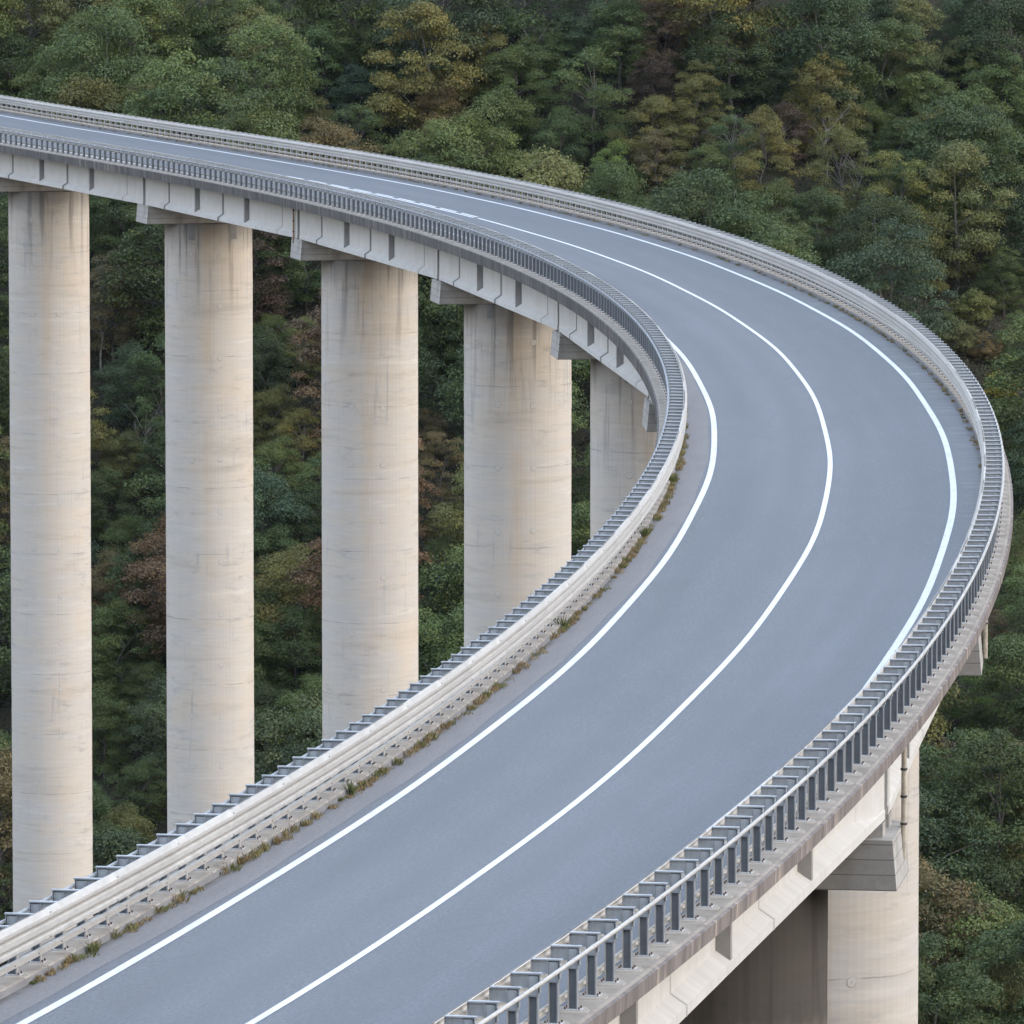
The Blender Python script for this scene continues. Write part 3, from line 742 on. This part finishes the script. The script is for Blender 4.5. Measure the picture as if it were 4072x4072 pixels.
TONES = {'green': (.094, .126, .042), 'dark green': (.070, .098, .035), 'blue green': (.066, .097, .052), 'olive': (.128, .128, .044), 'olive brown': (.140, .112, .052),
         'rusty brown': (.138, .094, .056), 'yellow green': (.138, .142, .042), 'bright green': (.105, .155, .042), 'tan': (.165, .140, .072), 'orange': (.260, .130, .034),
         'red': (.200, .050, .035), 'dark brown': (.062, .046, .034), 'yellow': (.300, .245, .042), 'deep green': (.052, .076, .030)}
def ray(px, py):
    """unit-ish ray through a photograph pixel (4072 scale)"""
    a, b = (px - 2036) / FPX, -(py - 2036) / FPX
    c, s_ = math.cos(PITCH), math.sin(PITCH)
    return Vector((a, c + b * s_, b * c - s_))
def ground_hit(px, py, dz=0.):
    d = ray(px, py); t = 440.0
    while t < 1000:
        p = d * t
        if p.z - dz < T(p.x, p.y): return p.x, p.y
        t += .5
    return None
def project(p):
    c, s_ = math.cos(PITCH), math.sin(PITCH); dep = p.y * c - p.z * s_; up = p.y * s_ + p.z * c
    return 2036 + FPX * p.x / dep, 2036 - FPX * up / dep, dep
# hero trees: photo position (in a 1932 px wide view), crown width, tone, form
HERO = [(500, 185, 190, 'green', 'dense'), (612, 135, 130, 'green', 'broad'), (572, 235, 115, 'olive', 'broad'), (800, 165, 190, 'olive', 'broad'), (915, 125, 110, 'olive', 'tall'),
        (828, 262, 125, 'olive brown', 'dense'), (950, 255, 150, 'green', 'broad'), (975, 170, 130, 'green', 'broad'), (1105, 55, 120, 'blue green', 'dense'), (1120, 190, 150, 'green', 'open'),
        (1255, 85, 110, 'rusty brown', 'open'), (1235, 170, 100, 'dark brown', 'dense'), (1312, 215, 105, 'olive', 'tall'), (1375, 290, 120, 'dark green', 'open'), (1455, 165, 110, 'blue green', 'dense'),
        (1440, 330, 115, 'olive', 'tall'), (1165, 345, 95, 'bright green', 'open'), (1240, 345, 85, 'olive brown', 'tall'), (1332, 355, 110, 'green', 'open'), (1585, 340, 125, 'olive', 'open'),
        (1690, 400, 120, 'yellow green', 'open'), (1545, 450, 130, 'dark green', 'broad'), (1755, 525, 85, 'olive', 'shrub'), (1700, 300, 110, 'dark green', 'broad'), (1640, 250, 110, 'green', 'broad'),
        (1835, 590, 90, 'yellow green', 'shrub'), (1800, 640, 90, 'olive', 'shrub'), (1885, 730, 70, 'yellow', 'shrub'), (1860, 660, 70, 'olive brown', 'shrub'), (380, 130, 150, 'dark green', 'dense'),
        (720, 100, 130, 'dark green', 'dense'), (680, 200, 110, 'blue green', 'dense'), (1020, 110, 110, 'dark green', 'broad'), (1060, 300, 110, 'dark green', 'dense'), (1480, 250, 100, 'dark brown', 'open'),
        (215, 590, 120, 'tan', 'tall'), (225, 455, 150, 'dark green', 'dense'), (292, 645, 45, 'orange', 'shrub'), (200, 765, 40, 'red', 'shrub'), (180, 620, 70, 'dark green', 'open'),
        (235, 890, 110, 'olive', 'dense'), (200, 960, 110, 'deep green', 'dense'), (250, 1060, 120, 'green', 'dense'), (225, 1235, 150, 'green', 'dense'), (195, 1400, 130, 'green', 'dense'),
        (285, 1320, 110, 'dark green', 'dense'), (270, 1510, 110, 'dark green', 'dense'), (525, 545, 80, 'dark green', 'dense'), (510, 650, 90, 'green', 'dense'), (588, 600, 45, 'orange', 'open'),
        (572, 670, 85, 'yellow green', 'broad'), (520, 800, 110, 'olive', 'dense'), (572, 840, 100, 'olive', 'open'), (520, 915, 120, 'green', 'dense'), (570, 1010, 100, 'deep green', 'dense'),
        (515, 1090, 130, 'dark green', 'dense'), (560, 1250, 160, 'dark green', 'dense'), (500, 1390, 130, 'deep green', 'dense'), (822, 660, 100, 'green', 'dense'), (800, 820, 75, 'olive brown', 'open'),
        (840, 780, 70, 'dark green', 'broad'), (832, 905, 95, 'olive brown', 'open'), (840, 1010, 80, 'olive', 'open'), (822, 1160, 115, 'deep green', 'dense'), (830, 1080, 80, 'dark green', 'dense'),
        (1090, 905, 36, 'yellow', 'shrub'), (1085, 800, 50, 'rusty brown', 'shrub'), (1090, 990, 60, 'green', 'dense'), (1092, 720, 50, 'green', 'shrub'),
        (1830, 1320, 90, 'bright green', 'broad'), (1775, 1450, 90, 'rusty brown', 'dense'), (1880, 1220, 80, 'rusty brown', 'dense'), (1850, 1400, 90, 'dark green', 'broad'), (1905, 1080, 80, 'dark green', 'dense'), (1905, 920, 60, 'olive brown', 'shrub')]
rng = random.Random(42)
cand = []       # (x, y, variant, scale, tone)
def place(px, py, wpx, tone, form):
    vs = [i for i, v in enumerate(VAR) if v[0] == form]; vi = rng.choice(vs); v = VAR[vi]
    sc = 1.0
    for _ in range(3):
        g = ground_hit(px, py, v[5] * sc)
        if not g: return
        sc = wpx * 2.1077 / (FPX / math.hypot(*g)) / (2 * v[3]) * 1.06
    cand.append((g[0], g[1], vi, sc, tone))
for hx, hy, w, tone, form in HERO: place(hx * 2.1077, hy * 2.1077, w, tone, form)
nh = len(cand)
hero_px = []
for c in cand:
    v = VAR[c[2]]; hero_px.append(project(Vector((c[0], c[1], T(c[0], c[1]) + v[5] * c[3]))))
def hides_a_hero(x, y, vi, sc):
    v = VAR[vi]; qx, qy, qd = project(Vector((x, y, T(x, y) + v[5] * sc))); r = v[3] * sc * FPX / qd * .8; rz = (v[4] - v[5]) * sc * FPX / qd * .8
    return any(qd < h[2] - .5 and ((h[0] - qx) / r) ** 2 + ((h[1] - qy) / rz) ** 2 < 1 for h in hero_px)
fill_t = ['dark green'] * 10 + ['deep green'] * 6 + ['green'] * 9 + ['olive'] * 4 + ['olive brown'] * 2 + ['rusty brown'] * 1 + ['dark brown'] * 1 + ['blue green'] * 2
for _ in range(9000):
    if len(cand) > 640: break
    x, y = rng.uniform(-56, 56), rng.uniform(505, 715)
    px, py, dep = project(Vector((x, y, T(x, y) + 4)))
    if not (-350 < px < 4420 and -300 < py < 4450): continue
    ok = all((x - c[0]) ** 2 + ((y - c[1]) * .9) ** 2 > (2.6 if c[3] * VAR[c[2]][3] > 2 else 1.6) ** 2 * (1.6 if i < nh else 1.45) for i, c in enumerate(cand))
    if not ok or any((x - a) ** 2 + (y - b) ** 2 < 28 for a, b in PIER_XY): continue
    steep_bush = px > 3550 and 1050 < py < 1700
    form = rng.choice(['shrub', 'shrub', 'dense']) if steep_bush else rng.choice(['broad', 'broad', 'dense', 'dense', 'dense', 'dense', 'tall', 'open'])
    vi = rng.choice([i for i, v in enumerate(VAR) if v[0] == form])
    sc_ = (rng.uniform(.75, 1.15) if rng.random() < .72 else rng.uniform(1.2, 1.6)) * (.6 if steep_bush else 1)
    if hides_a_hero(x, y, vi, sc_): continue
    cand.append((x, y, vi, sc_, rng.choice(fill_t)))
# keep the trees the picture shows something of: coarse visibility over a grid of rays against the bridge, then a painter's pass
bpy.context.view_layer.update(); dg = bpy.context.evaluated_depsgraph_get()
G = 128; vis = np.zeros((G, G), bool)
for j in range(G):
    for i in range(G):
        hit, loc, nrm, idx, ob, mt = scene.ray_cast(dg, (0, 0, 0), ray((i + .5) * 4072 / G, (j + .5) * 4072 / G).normalized(), distance=2000)
        vis[j, i] = (not hit) or ob.name.startswith('terrain')
idb = np.full((G, G), -1)
jj, ii = np.mgrid[0:G, 0:G]
for k in sorted(range(len(cand)), key=lambda k: -cand[k][1]):
    x, y, vi, sc, tone = cand[k]; v = VAR[vi]
    px, py, dep = project(Vector((x, y, T(x, y) + v[5] * sc))); r = v[3] * sc * FPX / dep * G / 4072; rz = (v[4] - v[5]) * sc * FPX / dep * G / 4072
    m = ((ii + .5 - px * G / 4072) / (r * .85)) ** 2 + ((jj + .5 - py * G / 4072) / (rz * .85)) ** 2 < 1
    idb[m] = k
seen = {}
for k in np.unique(idb[vis]):
    if k >= 0: seen[int(k)] = int((vis & (idb == k)).sum())
keep = [k for k in seen if seen[k] >= 5]
keep = sorted(keep, key=lambda k: -seen[k])[:290]
FORM_TXT = {'broad': 'broad layered tree', 'tall': 'tall narrow tree', 'dense': 'dense rounded tree', 'open': 'loose open tree', 'shrub': 'low bushy shrub'}
def centroid(k):
    w = np.argwhere(vis & (idb == k)); return (w[:, 1].mean() + .5) * 4072 / G, (w[:, 0].mean() + .5) * 4072 / G
def zone(px, py):
    if px < 4072 * .0 + 10: px = 10
    xr = px / 2.1077; yr = py / 2.1077
    edges = [(0, 12, 'left of the first pier'), (158, 306, 'between the first and second piers'), (466, 602, 'between the second and third piers'), (777, 873, 'between the third and fourth piers'), (1068, 1110, 'between the fourth and fifth piers')]
    rail_y = np.interp(xr, [0, 340, 700, 1000, 1300, 1500, 1700, 1850, 1932], [190, 235, 300, 350, 425, 500, 610, 760, 1000])
    if yr < rail_y + 15:
        for a, b, t in ((0, 420, 'above the far left end of the road'), (420, 640, 'behind the far stretch of guard rail'), (640, 880, 'behind the far guard rail, left of centre'), (880, 1090, 'behind the far guard rail, top centre'),
                        (1090, 1300, 'behind the outer guard rail, right of centre'), (1300, 1500, 'up the slope behind the outer guard rail'), (1500, 1710, 'behind the outer guard rail, upper right'), (1710, 1950, 'beyond the curve at the far right')):
            if a <= xr < b: return t
    for a, b, t in edges:
        if a - 25 <= xr <= b + 25 and yr < 1720: return t
    if xr > 1600: return 'below the outer kerb at the right'
    if yr > 1400: return 'below the inner guard rail at the bottom left'
    return 'under the deck by the piers'
info = []
for k in keep:
    px, py = centroid(k); x, y, vi, sc, tone = cand[k]; info.append([k, px, py, tone, VAR[vi][0], zone(px, py)])
from collections import defaultdict
bucket = defaultdict(list)
for r in info: bucket[(r[3], r[4], r[5])].append(r)
NTH = ['first', 'second', 'third', 'fourth', 'fifth', 'sixth', 'seventh', 'eighth', 'ninth', 'tenth', 'eleventh', 'twelfth']
lab = {}
for (tone, form, zn), rs in bucket.items():
    rs.sort(key=lambda r: r[2])
    base = f'{tone} {FORM_TXT[form]} {zn}'
    for i, r in enumerate(rs):
        lab[r[0]] = base if len(rs) == 1 else (f'{tone} {FORM_TXT[form]} {zn}, ' + (f'highest' if i == 0 else 'lowest' if i == len(rs) - 1 else f'{NTH[i]} down'))
for k in keep:
    x, y, vi, sc, tone = cand[k]; v = VAR[vi]; shrub = v[0] == 'shrub'
    root = empty('shrub' if shrub else 'tree', (x, y, T(x, y)), rng.uniform(0, 6.28))
    root.scale = (sc, sc, sc * rng.uniform(.92, 1.1))
    tag(root, lab[k], 'shrub' if shrub else 'tree', 'trees and shrubs on the hillside')
    c0 = TONES[tone]; j = rng.uniform(.85, 1.18); hu = rng.uniform(.92, 1.08)
    cr_ = link(bpy.data.objects.new('crown', v[1]), root); cr_.color = (c0[0] * j * hu, c0[1] * j, c0[2] * j / hu, 1)
    link(bpy.data.objects.new('trunk', v[2]), root)
# bare pale branches standing out of the leaves
BARE_AT = [(190, 585, 90, 'grey dead tree with bare branches beside the first pier'), (275, 800, 70, 'grey bare shrub against the second pier, low down'), (560, 612, 50, 'bare grey twigs left of the third pier, near its cap'),
           (1385, 262, 70, 'leafless grey tree among dark crowns up the slope'), (1010, 60, 60, 'bare thin stems at the top centre of the wood'), (1615, 320, 70, 'bare branches sticking out of an olive tree at upper right'),
           (1790, 1400, 60, 'bare forked branches below the outer kerb, beside a brown tree'), (735, 330, 60, 'bare slanting stems just behind the far guard rail'), (1560, 235, 70, 'thin bare tree on the upper right slope')]
for i, (hx, hy, w, lb) in enumerate(BARE_AT):
    g = ground_hit(hx * 2.1077, hy * 2.1077, 4.5)
    if not g: continue
    g = (g[0], g[1] - .6)
    root = empty('dead_tree', (g[0], g[1], T(*g)), i * 1.7); root.scale = [w / 75.0] * 3
    tag(root, lb, 'dead tree', 'bare trees on the hillside')
    link(bpy.data.objects.new('branches', BARE[i % 3]), root)

# undergrowth covering the slope between the trees
def undergrowth():
    rg = np.random.default_rng(5); ncl = 13000
    C, Nn, sz, ti, tu = [], [], [], [], []
    xs = rg.uniform(-52, 52, ncl); ys = rg.uniform(500, 722, ncl)
    cx, cy, cz = [], [], []
    for x, y in zip(xs, ys):
        cx.append(x); cy.append(y); cz.append(T(x, y))
    cen = np.stack([cx, cy, cz], 1); rad = rg.uniform(.7, 1.7, ncl); m = 34
    idx = np.repeat(np.arange(ncl), m); n = len(idx)
    d = rg.normal(size=(n, 3)); d /= np.linalg.norm(d, axis=1, keepdims=True); d[:, 2] = abs(d[:, 2])
    Cc = cen[idx] + d * (rad[idx] * rg.uniform(.5, 1, n))[:, None] + np.array([0, 0, .1])
    nn = d + np.array([0, -.2, .5]) + rg.normal(size=(n, 3)) * .4; nn /= np.linalg.norm(nn, axis=1, keepdims=True)
    me = quads_mesh('undergrowth', Cc, nn, 0.22 * rg.uniform(.6, 1.4, n), (.5 * rg.uniform(0, 1, ncl)[idx] + .5 * rg.uniform(0, 1, n)), np.clip(.7 * rg.uniform(0, 1, ncl)[idx] + .4 * rg.uniform(0, 1, n), 0, 1), M_LEAF, .6, rg)
    o = link(bpy.data.objects.new('undergrowth', me)); o.color = (.030, .033, .017, 1)
    tag(o, 'dark brambly undergrowth covering the slope between the trees', 'undergrowth', None, 'stuff')
undergrowth()

# weeds along the kerbs
def weeds():
    rg = np.random.default_rng(9); V, ti, tu = [], [], []
    def tuft(s, u, r, h, n, green):
        b = P(s, u, .0)
        for _ in range(n):
            a = rg.uniform(0, 6.28); q = rg.uniform(0, 1) ** .5 * r
            p = np.array([b.x + math.cos(a) * q, b.y + math.sin(a) * q * 1.8, b.z])
            hh = rg.uniform(.35, 1) * h; lean = rg.normal(size=2) * .45 * hh
            tip = p + np.array([lean[0], lean[1], hh]); e = rg.uniform(0, 6.28); w = rg.uniform(.006, .016)
            sd = np.array([math.cos(e), math.sin(e), 0]) * w; m = (p + tip) / 2 + np.array([0, 0, hh * .12])
            V.append([p, m + sd, tip, m - sd]); ti.append(rg.uniform(0, 1)); tu.append(np.clip(rg.normal(.9 - green * .8, .15), 0, 1))
    s = 32.0
    while s < 175:
        dens = .5 + .5 * math.sin(s * .55) * math.sin(s * .21 + 1)
        if rg.uniform() < .2 + .8 * dens:
            tall = rg.uniform() < .035
            tuft(s, -4.68 + rg.uniform(-.03, .09), rg.uniform(.06, .2) * (.5 if tall else 1), rg.uniform(.06, .20) * (2.6 if tall else 1), int(rg.uniform(25, 90)), 1. if tall else rg.uniform() ** 2)
        s += rg.uniform(.12, .55)
    s = 130.0
    while s < 440:
        if rg.uniform() < .5: tuft(s, 4.67 - rg.uniform(0, .08), rg.uniform(.06, .16), rg.uniform(.06, .16), int(rg.uniform(20, 60)), rg.uniform() ** 2)
        s += rg.uniform(.4, 1.6)
    s = 260.0
    while s < 440:
        if rg.uniform() < .5: tuft(s, -4.72 - rg.uniform(.2, .5), .12, .22, 30, rg.uniform() ** 2)
        s += rg.uniform(.8, 3.0)
    v = np.array(V, 'f').reshape(-1, 3); n = len(V)
    me = bpy.data.meshes.new('kerb_weeds'); me.from_pydata(v.tolist(), [], np.arange(4 * n).reshape(n, 4).tolist())
    for nm, a in (('tint', ti), ('turn', tu)):
        at = me.attributes.new(nm, 'FLOAT', 'FACE'); at.data.foreach_set('value', np.array(a, 'f'))
    me.materials.append(M_WEED); me.update()
    o = link(bpy.data.objects.new('kerb_weeds', me))
    tag(o, 'straw and green weeds growing along the foot of the kerbs', 'weeds', None, 'stuff')
weeds()
# thin blue air between the camera and the far hillside
hz = bpy.data.materials.new('haze'); hz.use_nodes = True; hn = hz.node_tree; hn.nodes.clear()
ho = hn.nodes.new('ShaderNodeOutputMaterial'); hv = hn.nodes.new('ShaderNodeVolumePrincipled')
hv.inputs['Color'].default_value = (.62, .78, 1, 1); hv.inputs['Density'].default_value = 1.1e-5; hv.inputs['Anisotropy'].default_value = .2
hn.links.new(hv.outputs[0], ho.inputs['Volume'])
mb = MB(); mb.box((-720, -320, -160), (720, 1520, 640)); o = mb.build('haze', hz); tag(o, 'thin bluish air over the wooded valley', None, None, 'stuff')
print('trees', len(keep), 'objects', len(bpy.data.objects))
